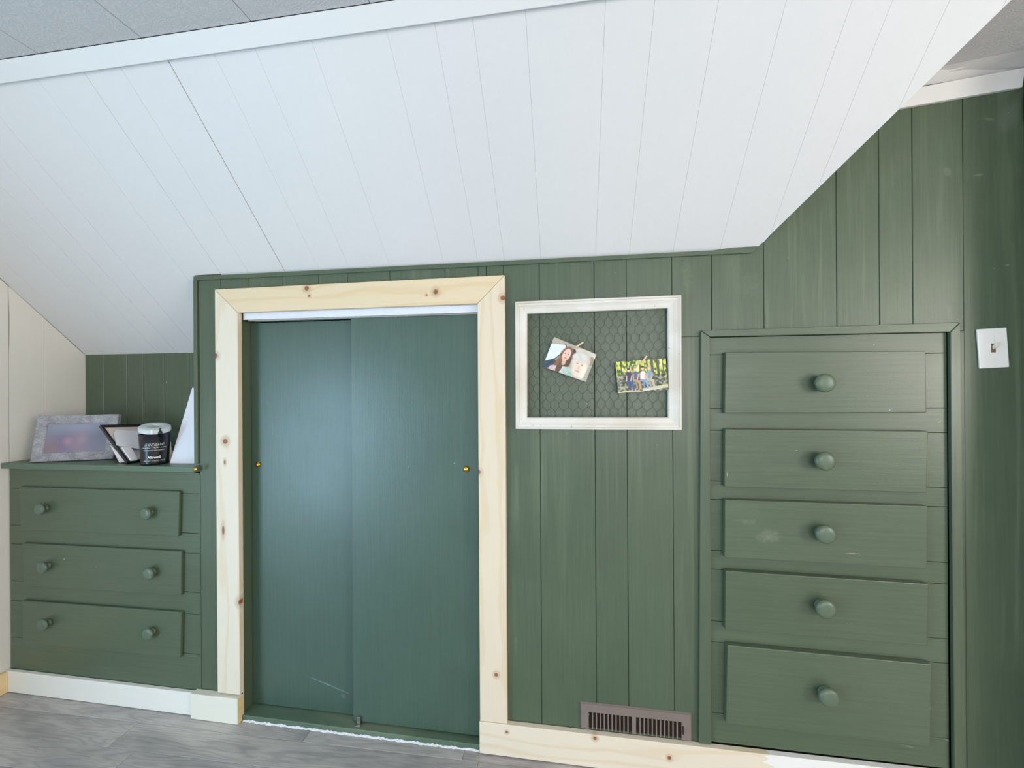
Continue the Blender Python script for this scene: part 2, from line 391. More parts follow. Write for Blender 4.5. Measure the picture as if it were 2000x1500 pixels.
# ------------------------------------------------------------------ baseboards
bb = tag(prism('baseboard_front', [(-.3020, 1.280, FZ + .004), (1.218, 1.280, FZ + .004), (1.218, 1.280, -1.0825), (-.3020, 1.280, -1.0865)], (0, .0185, 0), PINE_B, bevel=.0012), kind='structure')
prism('gap_shadow_strip', [(-.30, 1.284, FZ + .0005), (1.21, 1.284, FZ + .0005), (1.21, 1.284, FZ + .0035), (-.30, 1.284, FZ + .0035)], (0, .012, 0), plain('dark_red_gap_shade', (70, 38, 36), .8), bb)  # dark strip painted as the shadow in the gap under the baseboard
b2 = tag(box('baseboard_alcove', (-2.2, 1.284, FZ + .002), (-1.3585, 1.2985, -1.1085), WH_B, bevel=.0012), kind='structure')
bk = tag(box('trim_2', (-1.358, 1.272, FZ + .001), (-1.1705, 1.2985, -1.1015), white('white_washed_pine_block', (234, 230, 214), (6, 60, 60)), bevel=.0012), kind='structure')
box('block_end', (-1.1702, 1.2735, FZ + .001), (-1.1692, 1.2985, -1.103), PINE_S, bk)
b3 = tag(box('baseboard_left', (-2.2, -2.6, FZ + .001), (-2.186, 1.2838, -1.110), PINE_S, bevel=.0012), kind='structure')

# ------------------------------------------------------------------ left wall boards with the window behind the camera
wl = merge([box_g((-2.26, 1.30, FZ), (-2.2125, 1.75, .48)), box_g((-2.26, -.15, FZ), (-2.2125, 1.30, .85)), box_g((-2.26, -2.7, FZ), (-2.2125, -1.45, .85)),
            box_g((-2.26, -1.45, FZ), (-2.2125, -.15, -1.12)), box_g((-2.26, -1.45, .10), (-2.2125, -.15, .85))])
wL = tag(obj('wall_left', *wl, ROOM), kind='structure')
ly = [1.56, 1.412, 1.302, 1.16, 1.02, .90, .76, .62, .50, .36, .22, .1, -.05, -.15]
gapm = 1.302
for k, (b, a) in enumerate(zip(ly[:-1], ly[1:])):
    top = lambda y: min(CZ, Z0 + (D - y) - .001)
    z0 = FZ + .01 if b < 1.29 else FZ + .01
    poly = [(-2.203, a + .0006, z0), (-2.203, b - .0006, z0), (-2.203, b - .0006, top(b)), (-2.203, a + .0006, top(a))]
    if abs(a - gapm) < .01:      # the split that opened between two boards
        poly = [(-2.203, a + .0006, z0), (-2.203, b - .0006, z0), (-2.203, b - .0006, top(b)), (-2.203, a + .0006, top(a)),
                (-2.203, a + .0006, .385), (-2.203, a + .0045, .27), (-2.203, a + .0035, .20), (-2.203, a + .0006, .12)]
        prism('wall_plank', poly, (-.009, 0, 0), WH_L, wL)
    else:
        prism('wall_plank', poly, (-.009, 0, 0), WH_L, wL, .0010)
def window(name, x, y0, y1, z0, z1, horizontal=False):
    fr = empty(name, (x if not horizontal else (y0 + y1) / 2, (y0 + y1) / 2 if not horizontal else x, z0)); tag(fr, kind='structure')
    def bar(n, a, b, c, d):
        if horizontal: box(n, (a, x - .02, c), (b, x + .02, d), WH_T, fr, .002)
        else: box(n, (x - .02, a, c), (x + .02, b, d), WH_T, fr, .002)
    bar('window_frame', y0, y1, z0, z0 + .05); bar('window_frame', y0, y1, z1 - .05, z1)
    bar('window_frame', y0, y0 + .05, z0 + .05, z1 - .05); bar('window_frame', y1 - .05, y1, z0 + .05, z1 - .05)
    bar('window_muntin', y0 + .05, y1 - .05, (z0 + z1) / 2 - .015, (z0 + z1) / 2 + .015)
window('window_1', -2.235, -1.45, -.15, -1.12, .10)
window('window_2', 3.04, -1.65, -.35, -.50, .62)
window('window_3', -2.64, -.05, 1.85, -.50, .72, True)

# ------------------------------------------------------------------ rest of the room, behind and beside the camera
tag(obj('wall_back', *merge([box_g((-2.26, -2.7, FZ), (-.05, -2.6, CZ)), box_g((1.85, -2.7, FZ), (3.1, -2.6, CZ)), box_g((-.05, -2.7, FZ), (1.85, -2.6, -.50)), box_g((-.05, -2.7, .72), (1.85, -2.6, CZ))]), ROOM), kind='structure')
wr = tag(obj('wall_right', *merge([box_g((3.0, -2.7, FZ), (3.08, -1.65, CZ)), box_g((3.0, -.35, FZ), (3.08, 1.12, CZ)), box_g((3.0, -1.65, FZ), (3.08, -.35, -.50)), box_g((3.0, -1.65, .62), (3.08, -.35, CZ)), box_g((1.30, 1.12, FZ), (3.08, 1.17, CZ))]), ROOM), kind='structure')
tag(box('wall_right_return', (1.2225, 1.13, FZ + .001), (1.295, 1.345, CZ - .001), G_V), kind='structure')
box('trim_9', (1.216, 1.24, .705), (1.2222, 1.292, .77), WH_T, bevel=.001)['kind'] = 'structure'

# ------------------------------------------------------------------ sloped ceiling: white boards
sl = merge([prism_g([SP(-2.21, -.37, -.016), SP(-1.33, -.37, -.016), SP(-1.33, .66, -.016), SP(-2.21, .66, -.016)], (0, .02, .02)),
            prism_g([SP(-1.33, -.015, -.016), SP(.54, -.015, -.016), SP(.95, .64, -.016), SP(-1.33, .66, -.016)], (0, .02, .02))])
slope = tag(obj('ceiling_sloped', *sl, plain('rough_backing', (190, 170, 140), .9, .1)), kind='structure')
sx = [-2.203, -2.106, -1.942, -1.814, -1.721, -1.608, -1.400, -1.252, -1.140, -.999, -.868, -.756, -.607, -.418, -.303, -.215, -.096, .0755, .178, .308, .443, .571, .6485, .756, .86, .97]
VR = 1.56
for a, b in zip(sx[:-1], sx[1:]):
    g = .00035 if b < -1.1 else .00015
    ga = .0012 if abs(a + .999) < .001 else g; gb = .0012 if abs(b + .999) < .001 else g
    poly = [(a + ga, -.366), (b - gb, -.366), (b - gb, .629), (a + ga, .629)]
    if b > -1.35: 
        poly = [(p[0], max(p[1], -.008)) for p in poly] if a >= -1.37 else poly
    if a < -1.345 < b:      # the board that meets the outside corner
        P1 = [(a + ga, -.366), (-1.3605, -.366), (-1.3605, .0), (b - gb, .0), (b - gb, .629), (a + ga, .629)]
        prism('ceiling_board', [SP(*p) for p in P1], (0, .0155 * S2, .0155 * S2), WH, slope); continue
    poly = clip(poly, lambda p: p[1] - (p[0] - .548) * VR)
    if len(poly) < 3: continue
    prism('ceiling_board', [SP(*p) for p in poly], (0, .0155 * S2, .0155 * S2), WH, slope, .0004)
# crown board along the top of the slope
cr = [(-2.2, .5865), (.548 + .5865 / VR - .002, .5865), (.548 + .6315 / VR - .002, .6315), (-2.2, .6315)]
tag(prism('trim_6', [SP(x, s, .011) for x, s in cr], (0, .0105 * S2, .0105 * S2), WH_T, bevel=.001), kind='structure')
# dormer side: white slope running back from the valley
vt = .548 + .632 / VR
tag(prism('ceiling_dormer', [(.540, D + .012, Z0 - .010), (.5485, D, Z0 - .001), (vt, D - .632 * S2, Z0 + .632 * S2), (vt, D + .012, Z0 + .632 * S2)], (-.012, 0, .014), WH), kind='structure')

# ------------------------------------------------------------------ flat ceiling: grey textured panels
ce = tag(box('ceiling', (-2.30, -2.7, CZ + .008), (3.1, 1.36, CZ + .06), plain('ceiling_backing', (120, 88, 66), .9)), kind='structure')
cxs = [-2.23, -1.938, -1.640, -1.343, -1.036, -.737, -.441, -.14, .16, .46, .76, 1.06, 1.36, 1.66, 1.96, 2.26, 2.56, 2.86, 3.05]
rows = [(-2.62, -1.5), (-1.5, -.3), (-.3, .8535)]
for a, b in zip(cxs[:-1], cxs[1:]):
    for y0, y1 in rows:
        if a >= 1.0 and y1 > .8: y1 = .80
        if a < .9 < b + .2 and y1 > .8: pass
        box('ceiling_panel', (a + .0008, y0 + .0008, CZ), (b - .0008, y1 - .0008, CZ + .008), CE, ce, .0010)
pa = [(.958, .8545), (1.059, .8545), (1.059, .8008), (2.1, .8008), (2.1, 1.10), (1.222, 1.216), (1.222, 1.2165), (.958, 1.264)]
prism('ceiling_panel', [(.9585, .8545, CZ), (1.0590, .8545, CZ), (1.06, .8010, CZ), (1.221, .8010, CZ), (1.221, 1.216, CZ), (.9585, 1.263, CZ)], (0, 0, .008), CE, ce)
prism('ceiling_panel', [(.9585, 1.2645, CZ), (1.221, 1.2175, CZ), (1.221, 1.2995, .847), (.9585, 1.2995, .829)], (0, 0, .012), WH, ce)
box('ceiling_panel', (1.2225, .8008, CZ), (3.0, 1.16, CZ + .008), CE, ce)
# white board between dormer ceiling and the green wall
tb = [W(1738, 214.5, 1.289), W(1998, 169, 1.289), W(2003, 131, 1.289), W(1752, 178, 1.289)]
tag(prism('trim_7', tb, (0, .0105, 0), WH_T, bevel=.0010), kind='structure')

# ------------------------------------------------------------------ knobs and drawers
def knob(parent, px, py, Yf, R, hgt):
    """turned wooden knob: thin neck, domed head; (px, py) is where the head is seen"""
    x, _, z = W(px, py, Yf - hgt * .75)
    pr = [(R * .62, 0), (R * .60, hgt * .08), (R * .46, hgt * .22), (R * .48, hgt * .38), (R * .80, hgt * .50), (R * .98, hgt * .62), (R, hgt * .72),
          (R * .95, hgt * .84), (R * .78, hgt * .94), (R * .45, hgt * .99), (R * .05, hgt)]
    v, f = lathe_g(pr, 26); return obj('knob', v, f, G_K, parent, smooth=True, loc=(x, Yf, z))
def face_parts(root, X0, X1, Zt, Zb, openings, xl, xr, Yf=1.300, th=.012):
    """face frame: full-width rails between the drawer rows, short stiles beside each drawer"""
    z = Zt; g = .0006
    for (t0, t1) in openings:                              # (top, bottom) at left and right: ((tl,tr),(bl,br))
        (tl, tr), (bl, br) = t0, t1
        zl, zr = (z if isinstance(z, tuple) else (z, z))
        prism('rail', [(X0, Yf, zl - g), (X1, Yf, zr - g), (X1, Yf, tr + g), (X0, Yf, tl + g)], (0, th, 0), G_H, root, .0007)
        prism('stile', [(X0, Yf, tl - g), (xl, Yf, tl - g), (xl, Yf, bl + g), (X0, Yf, bl + g)], (0, th, 0), G_H, root, .0007)
        prism('stile', [(xr, Yf, tr - g), (X1, Yf, tr - g), (X1, Yf, br + g), (xr, Yf, br + g)], (0, th, 0), G_H, root, .0007)
        z = (bl, br)
    prism('rail', [(X0, Yf, z[0] - g), (X1, Yf, z[1] - g), (X1, Yf, Zb), (X0, Yf, Zb)], (0, th, 0), G_H, root, .0007)
    box('carcass', (X0 + .02, Yf + th + .001, Zb + .01), (X1 - .02, Yf + .23 if X0 < -1 else Yf + .22, Zt - .01), DARK, root)

# right: tall built-in chest of five drawers
rc = empty('built_in_dresser', (.72, 1.30, -1.08))
tag(rc, 'tall green built-in dresser with five drawers, one round knob each, right of the wire frame', 'dresser')
dr = [[(1417, 688), (1808, 685), (1810, 806), (1415, 807)], [(1416, 838), (1813, 842), (1810, 963), (1415, 951)],
      [(1416, 976), (1813, 989), (1811, 1111), (1415, 1089)], [(1417, 1115), (1814, 1141), (1812, 1262), (1416, 1230)],
      [(1421, 1260), (1820, 1298), (1817, 1459), (1418, 1413)]]
kb = [(1612, 748), (1612, 901), (1613, 1044), (1613, 1190), (1619, 1363)]
YD = 1.279
ops = []
for q in dr:
    p = quad_px(q, YD); ops.append(((p[0][2] - .006, p[1][2] - .006), (p[3][2] + .012, p[2][2] + .012)))
face_parts(rc, .4085, 1.034, .1365, -1.081, ops, .47, .955)
for q, k in zip(dr, kb):
    d = prism('drawer', quad_px(q, YD), (0, 1.2995 - YD, 0), G_H, rc, .0022, seg=2)
    knob(d, k[0], k[1], YD, .0265, .034)
f_o = [(.383, .1565), (1.0575, .1625), (1.034, .1365), (.4085, .1375)]
YF = 1.288
prism('frame_moulding', [(x, YF, z) for x, z in f_o], (0, .0115, 0), G_H, rc, .0012)
prism('frame_moulding', [(.3825, YF, .1555), (.4078, YF, .1365), (.4055, YF, -1.0810), (.3700, YF, -1.0810)], (0, .0115, 0), G_V, rc, .0012)
prism('frame_moulding', [(1.058, YF, .1615), (1.0345, YF, .1357), (1.0375, YF, -1.0810), (1.0660, YF, -1.0810)], (0, .0115, 0), G_V, rc, .0012)

# left: low built-in chest of three wide drawers
YL = 1.2885
lc = empty('built_in_dresser', (-1.76, 1.30, -1.108))
tag(lc, 'low green built-in dresser with three wide drawers, two knobs each, in the corner', 'dresser')
dl = [[(36, 951), (350, 960), (348, 1048), (40, 1034)], [(43, 1061), (354, 1077), (353, 1164), (45, 1144)], [(42, 1173), (354, 1196), (352, 1285), (44, 1256)]]
kl = [[(77, 995), (284, 1004)], [(82, 1109), (289, 1121)], [(83, 1221), (288, 1239)]]
ops = []
for q in dl:
    p = quad_px(q, YL); ops.append(((p[0][2] - .010, p[1][2] - .010), (p[3][2] + .010, p[2][2] + .010)))
face_parts(lc, -2.2, -1.3455, -.3165, -1.114, ops, -2.07, -1.45, 1.3005)
for q, kk in zip(dl, kl):
    d = prism('drawer', quad_px(q, YL), (0, 1.2998 - YL, 0), G_H, lc, .0022, seg=2)
    for k in kk: knob(d, k[0], k[1], YL, .0225, .026)
top = prism('dresser_top', [(-2.2, 1.2755, -.2955), (-1.341, 1.2755, -.2905), (-1.341, 1.2755, -.3110), (-2.2, 1.2755, -.3165)], (0, .0245, 0), G_TOP, lc, .0012)
prism('dresser_top_panel', [(-2.2, 1.3003, -.2955), (-1.3610, 1.3003, -.2915), (-1.3610, 1.3003, -.3110), (-2.2, 1.3003, -.3160)], (0, .2560, 0), G_TOP, lc)
TOPZ = lambda X: -.2955 + (X + 2.2) * .00475 + .0003
# brass screw at the end of the dresser top
sx_, _, sz_ = W(381.5, 917, 1.268)
v, f = lathe_g([(.0035, 0), (.0035, .004), (.0075, .005), (.0078, .008), (.005, .0105), (.0006, .011)], 14)
tag(obj('brass_screw', v, f, BRASS, smooth=True, loc=(sx_, 1.2753, sz_ + .001)), 'small brass screw head at the right end of the low dresser top', 'screw')

# ------------------------------------------------------------------ prints painted onto real paper (vertex colours)
class Pic:
    def __init__(s, w, h, bg):
        s.w, s.h = w, h; s.a = np.zeros((h, w, 3)); s.a[:] = bg
        s.y, s.x = np.mgrid[0:h, 0:w]; s.x = (s.x + .5) / w; s.y = (s.y + .5) / h; s.asp = w / h
    def put(s, m, c):
        m = np.clip(m, 0, 1)[..., None]; s.a = s.a * (1 - m) + np.array(c, float) * m
    def ell(s, cx, cy, rx, ry, c, ang=0, soft=.12, al=1):
        a = math.radians(ang); dx = (s.x - cx) * s.asp; dy = s.y - cy
        u = (dx * math.cos(a) + dy * math.sin(a)) / (rx * s.asp); v = (-dx * math.sin(a) + dy * math.cos(a)) / ry
        s.put((1 + soft - np.sqrt(u * u + v * v)) / (2 * soft) * al, c)
    def poly(s, pts, c, al=1):
        ins = np.zeros(s.x.shape, bool); n = len(pts)
        for i in range(n):
            x1, y1 = pts[i]; x2, y2 = pts[(i + 1) % n]
            if y1 == y2: continue
            cnd = (y1 > s.y) != (y2 > s.y); ins ^= cnd & (s.x < (x2 - x1) * (s.y - y1) / (y2 - y1) + x1)
        s.put(ins * float(al), c)
    def line(s, x1, y1, x2, y2, w, c, al=1):
        dx, dy = (x2 - x1) * s.asp, y2 - y1; L = dx * dx + dy * dy + 1e-9
        t = np.clip((((s.x - x1) * s.asp) * dx + (s.y - y1) * dy) / L, 0, 1)
        d = np.hypot((s.x - x1) * s.asp - t * dx, (s.y - y1) - t * dy); s.put((w - d) / (w * .4) * al, c)
    def noise(s, nx, ny, amp, seed, ylim=(0, 1)):
        r = np.random.RandomState(seed); g = r.rand(ny + 2, nx + 2) - .5
        u, v = s.x * nx, s.y * ny; i, j = u.astype(int), v.astype(int); fu, fv = u - i, v - j
        n = (g[j, i] * (1 - fu) + g[j, i + 1] * fu) * (1 - fv) + (g[j + 1, i] * (1 - fu) + g[j + 1, i + 1] * fu) * fv
        m = ((s.y >= ylim[0]) & (s.y <= ylim[1]))
        return n * m * amp * 2
MATP = {}
def print_mat(rough=.35):
    t = NT('printed_paper'); a = t.n('ShaderNodeVertexColor', layer_name='ink'); return t.end(a.outputs[0], rough, .4)
PM = print_mat(.38)
def sheet(name, corners, pic, parent=None, thick=.0006, mat=None):
    """a thin sheet: corners TL TR BR BL (eye-relative); the front carries the print"""
    TL, TR, BR, BL = [Vector(c) for c in corners]; w, h = pic.w, pic.h
    nrm = (TR - TL).cross(BL - TL).normalized()
    if nrm.y < 0: nrm = -nrm                                # towards the wall = back of the sheet
    V, F = [], []
    for j in range(h + 1):
        for i in range(w + 1):
            u, v = i / w, j / h; p = (TL * (1 - u) + TR * u) * (1 - v) + (BL * (1 - u) + BR * u) * v; V.append(tuple(p))
    for j in range(h):
        for i in range(w):
            a = j * (w + 1) + i; F.append((a, a + 1, a + w + 2, a + w + 1))
    n = len(V); ring = [0, w, (h + 1) * (w + 1) - 1, h * (w + 1)]
    for c in (TL, TR, BR, BL): V.append(tuple(c + nrm * thick))
    F.append((n + 3, n + 2, n + 1, n))
    o = obj(name, V, F, mat or PM, parent)
    me = o.data; ca = me.color_attributes.new('ink', 'FLOAT_COLOR', 'CORNER')
    img = np.concatenate([np.where(pic.a / 255 <= .04045, pic.a / 255 / 12.92, ((np.clip(pic.a, 0, 255) / 255 + .055) / 1.055) ** 2.4), np.ones((h, w, 1))], 2)
    cols = np.ones((len(me.loops), 4), np.float32) * .8
    for p in me.polygons:
        if p.index < w * h:
            j, i = divmod(p.index, w)
            for li in p.loop_indices: cols[li] = img[j, i]
    ca.data.foreach_set('color', cols.ravel())
    return o

# ------------------------------------------------------------------ white distressed frame with chicken wire
FY = 1.268
fo = [(1006, 589), (1331, 576), (1332, 840), (1007, 838)]; fi = [(1029, 612), (1305, 601), (1306, 816), (1029, 816)]
Fo = quad_px(fo, FY); Fi = quad_px(fi, FY + .006)
fr = empty('picture_frame', ((Fo[3][0] + Fo[2][0]) / 2, 1.29, Fo[3][2]))
tag(fr, 'white distressed wooden frame strung with chicken wire, hanging on the green wall', 'picture frame')
def distressed():
    t = NT('distressed_white_wood'); n1 = t.noise((1, 1, 1), 38, 5, .65); n2 = t.noise((1, 1, 1), 7, 3)
    col = t.mix(t.ramp(n2, .4, .65), lin(226, 221, 212), lin(214, 205, 190))
    col = t.mix(t.math('MULTIPLY', t.ramp(n1, .65, .68), .65), col, lin(150, 116, 88)); t.bump(n1, .15, .001)
    return t.end(col, .5, .4)
DW = distressed()
def frame_rail(parent, o1, o2, i1, i2, prof, mat, name='frame_rail', back=None):
    """moulded rail between mitres; prof = [(t from outer to inner, depth offset)]"""
    V, F = [], []; n = len(prof)
    for a, b in ((o1, i1), (o2, i2)):
        a, b = Vector(a), Vector(b)
        for t, d in prof: q = a + (b - a) * t; V.append((q.x, q.y + d, q.z))
    F = [tuple(range(n)), tuple(range(2 * n - 1, n - 1, -1))] + [(i, (i + 1) % n, n + (i + 1) % n, n + i) for i in range(n)]
    return obj(name, V, F, mat, parent)
prof = [(0, .0295), (0, .002), (.05, 0), (.14, 0), (.20, .004), (.34, .0045), (.42, .001), (.60, .0035), (.92, .0045), (1, .0065), (1, .0195)]
for i in range(4): frame_rail(fr, Fo[i], Fo[(i + 1) % 4], Fi[i], Fi[(i + 1) % 4], prof, DW)
# chicken wire: hexagons with twisted uprights
x0, x1, z0, z1 = Fi[0][0] - .006, Fi[1][0] + .006, Fi[3][2] - .006, Fi[0][2] + .010
cw, chh, tw = .0275, .0257, .0115; wires = []
def wp(x, z):
    dx = .0035 * math.sin(z * 19 + x * 9) + .003 * math.sin(x * 31 + z * 23 + 1); dz = .0025 * math.sin(x * 21 + z * 13); dy = .0032 * math.sin(x * 25 + z * 8) * math.sin(z * 20)
    k = .0035 * math.exp(-((x - .02) / .05) ** 2)
    return (x + dx + k * math.sin(z * 60), 1.2885 + dy, z + dz)
wm = plain('galvanised_wire_shadow_dark', (60, 60, 44), .45, .5, .2)  # darkened wire: its shadow lines on the wall are put into the colour
ok = lambda p: x0 - .002 <= p[0] <= x1 + .002 and z0 - .002 <= p[2] <= z1 + .002
r = 0; z = z0 - .01
while z < z1 + .02:
    off = (r % 2) * cw / 2; x = x0 - cw + off
    while x < x1 + cw:
        a, b = wp(x, z), wp(x, z + tw); c1, c2 = wp(x + cw / 2, z + chh), wp(x - cw / 2, z + chh)
        if ok(a) and ok(b):
            wires.append(rod_g(a, b, .0009, 4))
        for c in (c1, c2):
            if ok(b) and ok(c): wires.append(rod_g(b, c, .0006, 4))
        x += cw
    z += chh; r += 1
tag(obj('chicken_wire', *merge(wires), wm, fr), kind='stuff')

# photo print 1 : two people in a car
p1 = Pic(150, 104, (176, 168, 150))
p1.poly([(0, .22), (.30, .10), (.36, .2), (.34, .34), (.12, .72), (0, .85)], (222, 230, 234)); p1.poly([(0, .80), (.18, .62), (.26, .72), (.10, 1), (0, 1)], (58, 74, 88))
p1.line(.36, .22, .16, .70, .018, (48, 52, 58)); p1.line(.30, .08, .37, .22, .018, (60, 60, 64)); p1.line(.16, .70, .06, .92, .018, (48, 52, 58))
p1.ell(.80, .18, .30, .18, (214, 204, 186)); p1.ell(.94, .30, .07, .16, (150, 138, 112))
p1.ell(.52, .30, .07, .18, (56, 44, 40)); p1.ell(.40, .40, .13, .30, (120, 88, 66), 12); p1.ell(.33, .68, .10, .34, (134, 98, 70), 18); p1.ell(.47, .60, .07, .34, (92, 66, 50), 8)
p1.poly([(.10, 1), (.22, .84), (.52, .74), (.66, .86), (.66, 1)], (206, 210, 206)); p1.ell(.55, .88, .12, .14, (178, 196, 184)); p1.ell(.34, .84, .06, .20, (104, 76, 58), 10); p1.ell(.20, .95, .07, .10, (214, 182, 184))
p1.ell(.395, .62, .045, .12, (214, 176, 152)); p1.ell(.40, .38, .085, .21, (232, 196, 176), 8)
for dx in (-.035, .035): p1.ell(.40 + dx, .35, .013, .017, (120, 84, 74), soft=.5)
p1.ell(.40, .41, .009, .04, (214, 168, 148), soft=.6); p1.ell(.398, .49, .032, .016, (196, 112, 108), soft=.4)
p1.ell(.74, .42, .20, .40, (206, 196, 182)); p1.ell(.75, .60, .155, .38, (228, 208, 188), soft=.2); p1.ell(.70, .30, .17, .14, (212, 208, 200), -12); p1.ell(.86, .74, .06, .26, (240, 228, 208), soft=.4)
for dx in (-.05, .05): p1.ell(.74 + dx, .52, .022, .02, (176, 148, 132), soft=.6)
p1.ell(.745, .63, .016, .06, (212, 184, 164), soft=.7); p1.ell(.745, .76, .05, .022, (204, 152, 142), soft=.6); p1.ell(.60, .98, .05, .12, (150, 190, 164))
p1.a += p1.noise(26, 18, 7, 3)[..., None]
PY = 1.2755
q1 = [(1082, 658), (1165, 692), (1144, 746), (1060, 716)]
tag(sheet('photo_print', quad_px(q1, PY), p1), 'tilted photo print of two people in a car, clipped to the wire', 'photo', 'photos clipped to the wire')
# photo print 2 : four people seated on rocks under trees
p2 = Pic(156, 104, (120, 138, 60))
n = p2.noise(38, 16, 1, 5); n2 = p2.noise(24, 4, 1, 9)
p2.put(np.clip(n * 1.4 + .35, 0, 1), (214, 216, 92)); p2.put(np.clip(-n * 1.6 + .05, 0, 1), (62, 84, 40)); p2.put(np.clip(n2 * 2 - .3, 0, 1), (236, 232, 150))
for x, w_, c in ((.10, .016, (70, 66, 44)), (.22, .02, (64, 66, 46)), (.31, .012, (84, 74, 50)), (.47, .013, (90, 80, 56)), (.72, .05, (88, 90, 74)), (.83, .045, (76, 78, 62)), (.93, .02, (96, 92, 60)), (.62, .02, (92, 84, 60))): p2.line(x, 0, x + .01, .52, w_, c)
p2.poly([(0, .50), (.12, .40), (.30, .46), (.55, .52), (.70, .44), (.86, .52), (1, .62), (1, 1), (0, 1)], (96, 102, 84))
g = p2.noise(30, 22, 1, 12); lo = p2.y > .47
p2.put(np.clip(g * 1.7, 0, 1) * lo, (172, 166, 140)); p2.put(np.clip(-g * 1.8, 0, 1) * lo, (46, 52, 42)); p2.poly([(0, .97), (.5, .90), (1, .82), (1, .92), (.5, 1), (0, 1)], (206, 198, 156))
def sitter(x, sh, shirt, legs, hair, feet, long_hair, s=1.0):
    if long_hair: p2.ell(x, .28 + sh, .036, .12, hair)
    p2.ell(x, .47 + sh, .062 * s, .15, shirt); p2.line(x - .05, .42 + sh, x - .055, .58 + sh, .022, (214, 170, 146)); p2.line(x + .055, .42 + sh, x + .02, .62 + sh, .022, (214, 170, 146))
    p2.line(x - .03, .62 + sh, x + .06, .66 + sh, .05, legs); p2.line(x + .06, .66 + sh, x + .075, .88 + sh, .038, legs); p2.line(x - .01, .64 + sh, x + .01, .86 + sh, .034, tuple(c * .86 for c in legs))
    p2.ell(x + .08, .93 + sh, .035, .022, feet); p2.ell(x + .01, .91 + sh, .03, .02, feet)
    p2.ell(x, .245 + sh, .029, .068, (232, 192, 168)); p2.ell(x, .195 + sh, .030, .034, hair)
sitter(.25, .05, (44, 54, 84), (50, 84, 136), (84, 44, 40), (214, 172, 150), True); sitter(.385, .02, (84, 100, 128), (190, 152, 112), (176, 160, 140), (90, 70, 60), False, 1.15)
sitter(.53, .02, (230, 222, 222), (132, 160, 196), (92, 60, 46), (220, 220, 220), True); sitter(.66, .02, (126, 158, 172), (190, 182, 160), (206, 172, 120), (220, 210, 200), True)
q2 = [(1202, 707), (1300, 700), (1305.5, 761), (1207, 768)]
tag(sheet('photo_print', quad_px(q2, PY), p2), 'photo print of four people seated outdoors under trees, clipped to the wire', 'photo', 'photos clipped to the wire')
CP = plain('raw_wood_pin', (222, 190, 160), .6)
def pin(a, b, label):
    A, B = Vector(W(*a, PY - .004)), Vector(W(*b, PY - .004)); d = (B - A); u = Vector((-d.z, 0, d.x)).normalized() * .0026
    e = empty('clothespin', (A + B) / 2); tag(e, label, 'clothespin', 'mini clothespins on the wire')
    for k in (0, 1):
        y = .0052 * k
        prism('pin_leg', [tuple(A + u + Vector((0, y - .0022, 0))), tuple(B + u * .8 + Vector((0, y * 1.2 - .0022, 0))), tuple(B - u * .8 + Vector((0, y * 1.2 - .0022, 0))), tuple(A - u + Vector((0, y - .0022, 0)))], (0, .0026, 0), CP, e, .0004)
    mid = A + d * .55
    obj('pin_spring', *rod_g(mid + u * 1.15, mid - u * 1.15, .0017, 8), STEEL, e)
pin((1124.5, 678.5), (1139.5, 668), 'mini clothespin holding the photo of two people')
pin((1253.5, 708), (1263.5, 695), 'mini clothespin holding the photo of four people')

# ------------------------------------------------------------------ light switch
q = [(1908.5, 643), (1966.5, 639.5), (1972, 717), (1914, 720)]
P = quad_px(q, 1.2945); cx = sum(p[0] for p in P) / 4; cz = sum(p[2] for p in P) / 4
ls = empty('light_switch', (cx, 1.2995, cz)); tag(ls, 'white toggle light switch on the green wall, right edge', 'light switch')
SWM = plain('white_plastic', (238, 236, 230), .3, .5, 0, .02)
prism('cover_plate', P, (0, .0050, 0), SWM, ls, .0018, seg=2)
box('toggle_slot', (cx - .0052, 1.2938, cz - .012), (cx + .0052, 1.2944, cz + .012), plain('slot_brown', (120, 92, 74), .7), ls)
prism('toggle', [(cx - .004, 1.2936, cz - .003), (cx + .004, 1.2936, cz - .003), (cx + .004, 1.2936, cz + .008), (cx - .004, 1.2936, cz + .008)], (.0, -.011, .006), plain('ivory_plastic', (226, 218, 200), .35), ls, .0012)
for dz in (.0302, -.0302):
    v, f = lathe_g([(.0032, 0), (.0032, .0006), (.0022, .0012), (.0004, .0013)], 12)
    obj('screw', v, f, SWM, ls, smooth=False, loc=(cx, 1.2944, cz + dz))

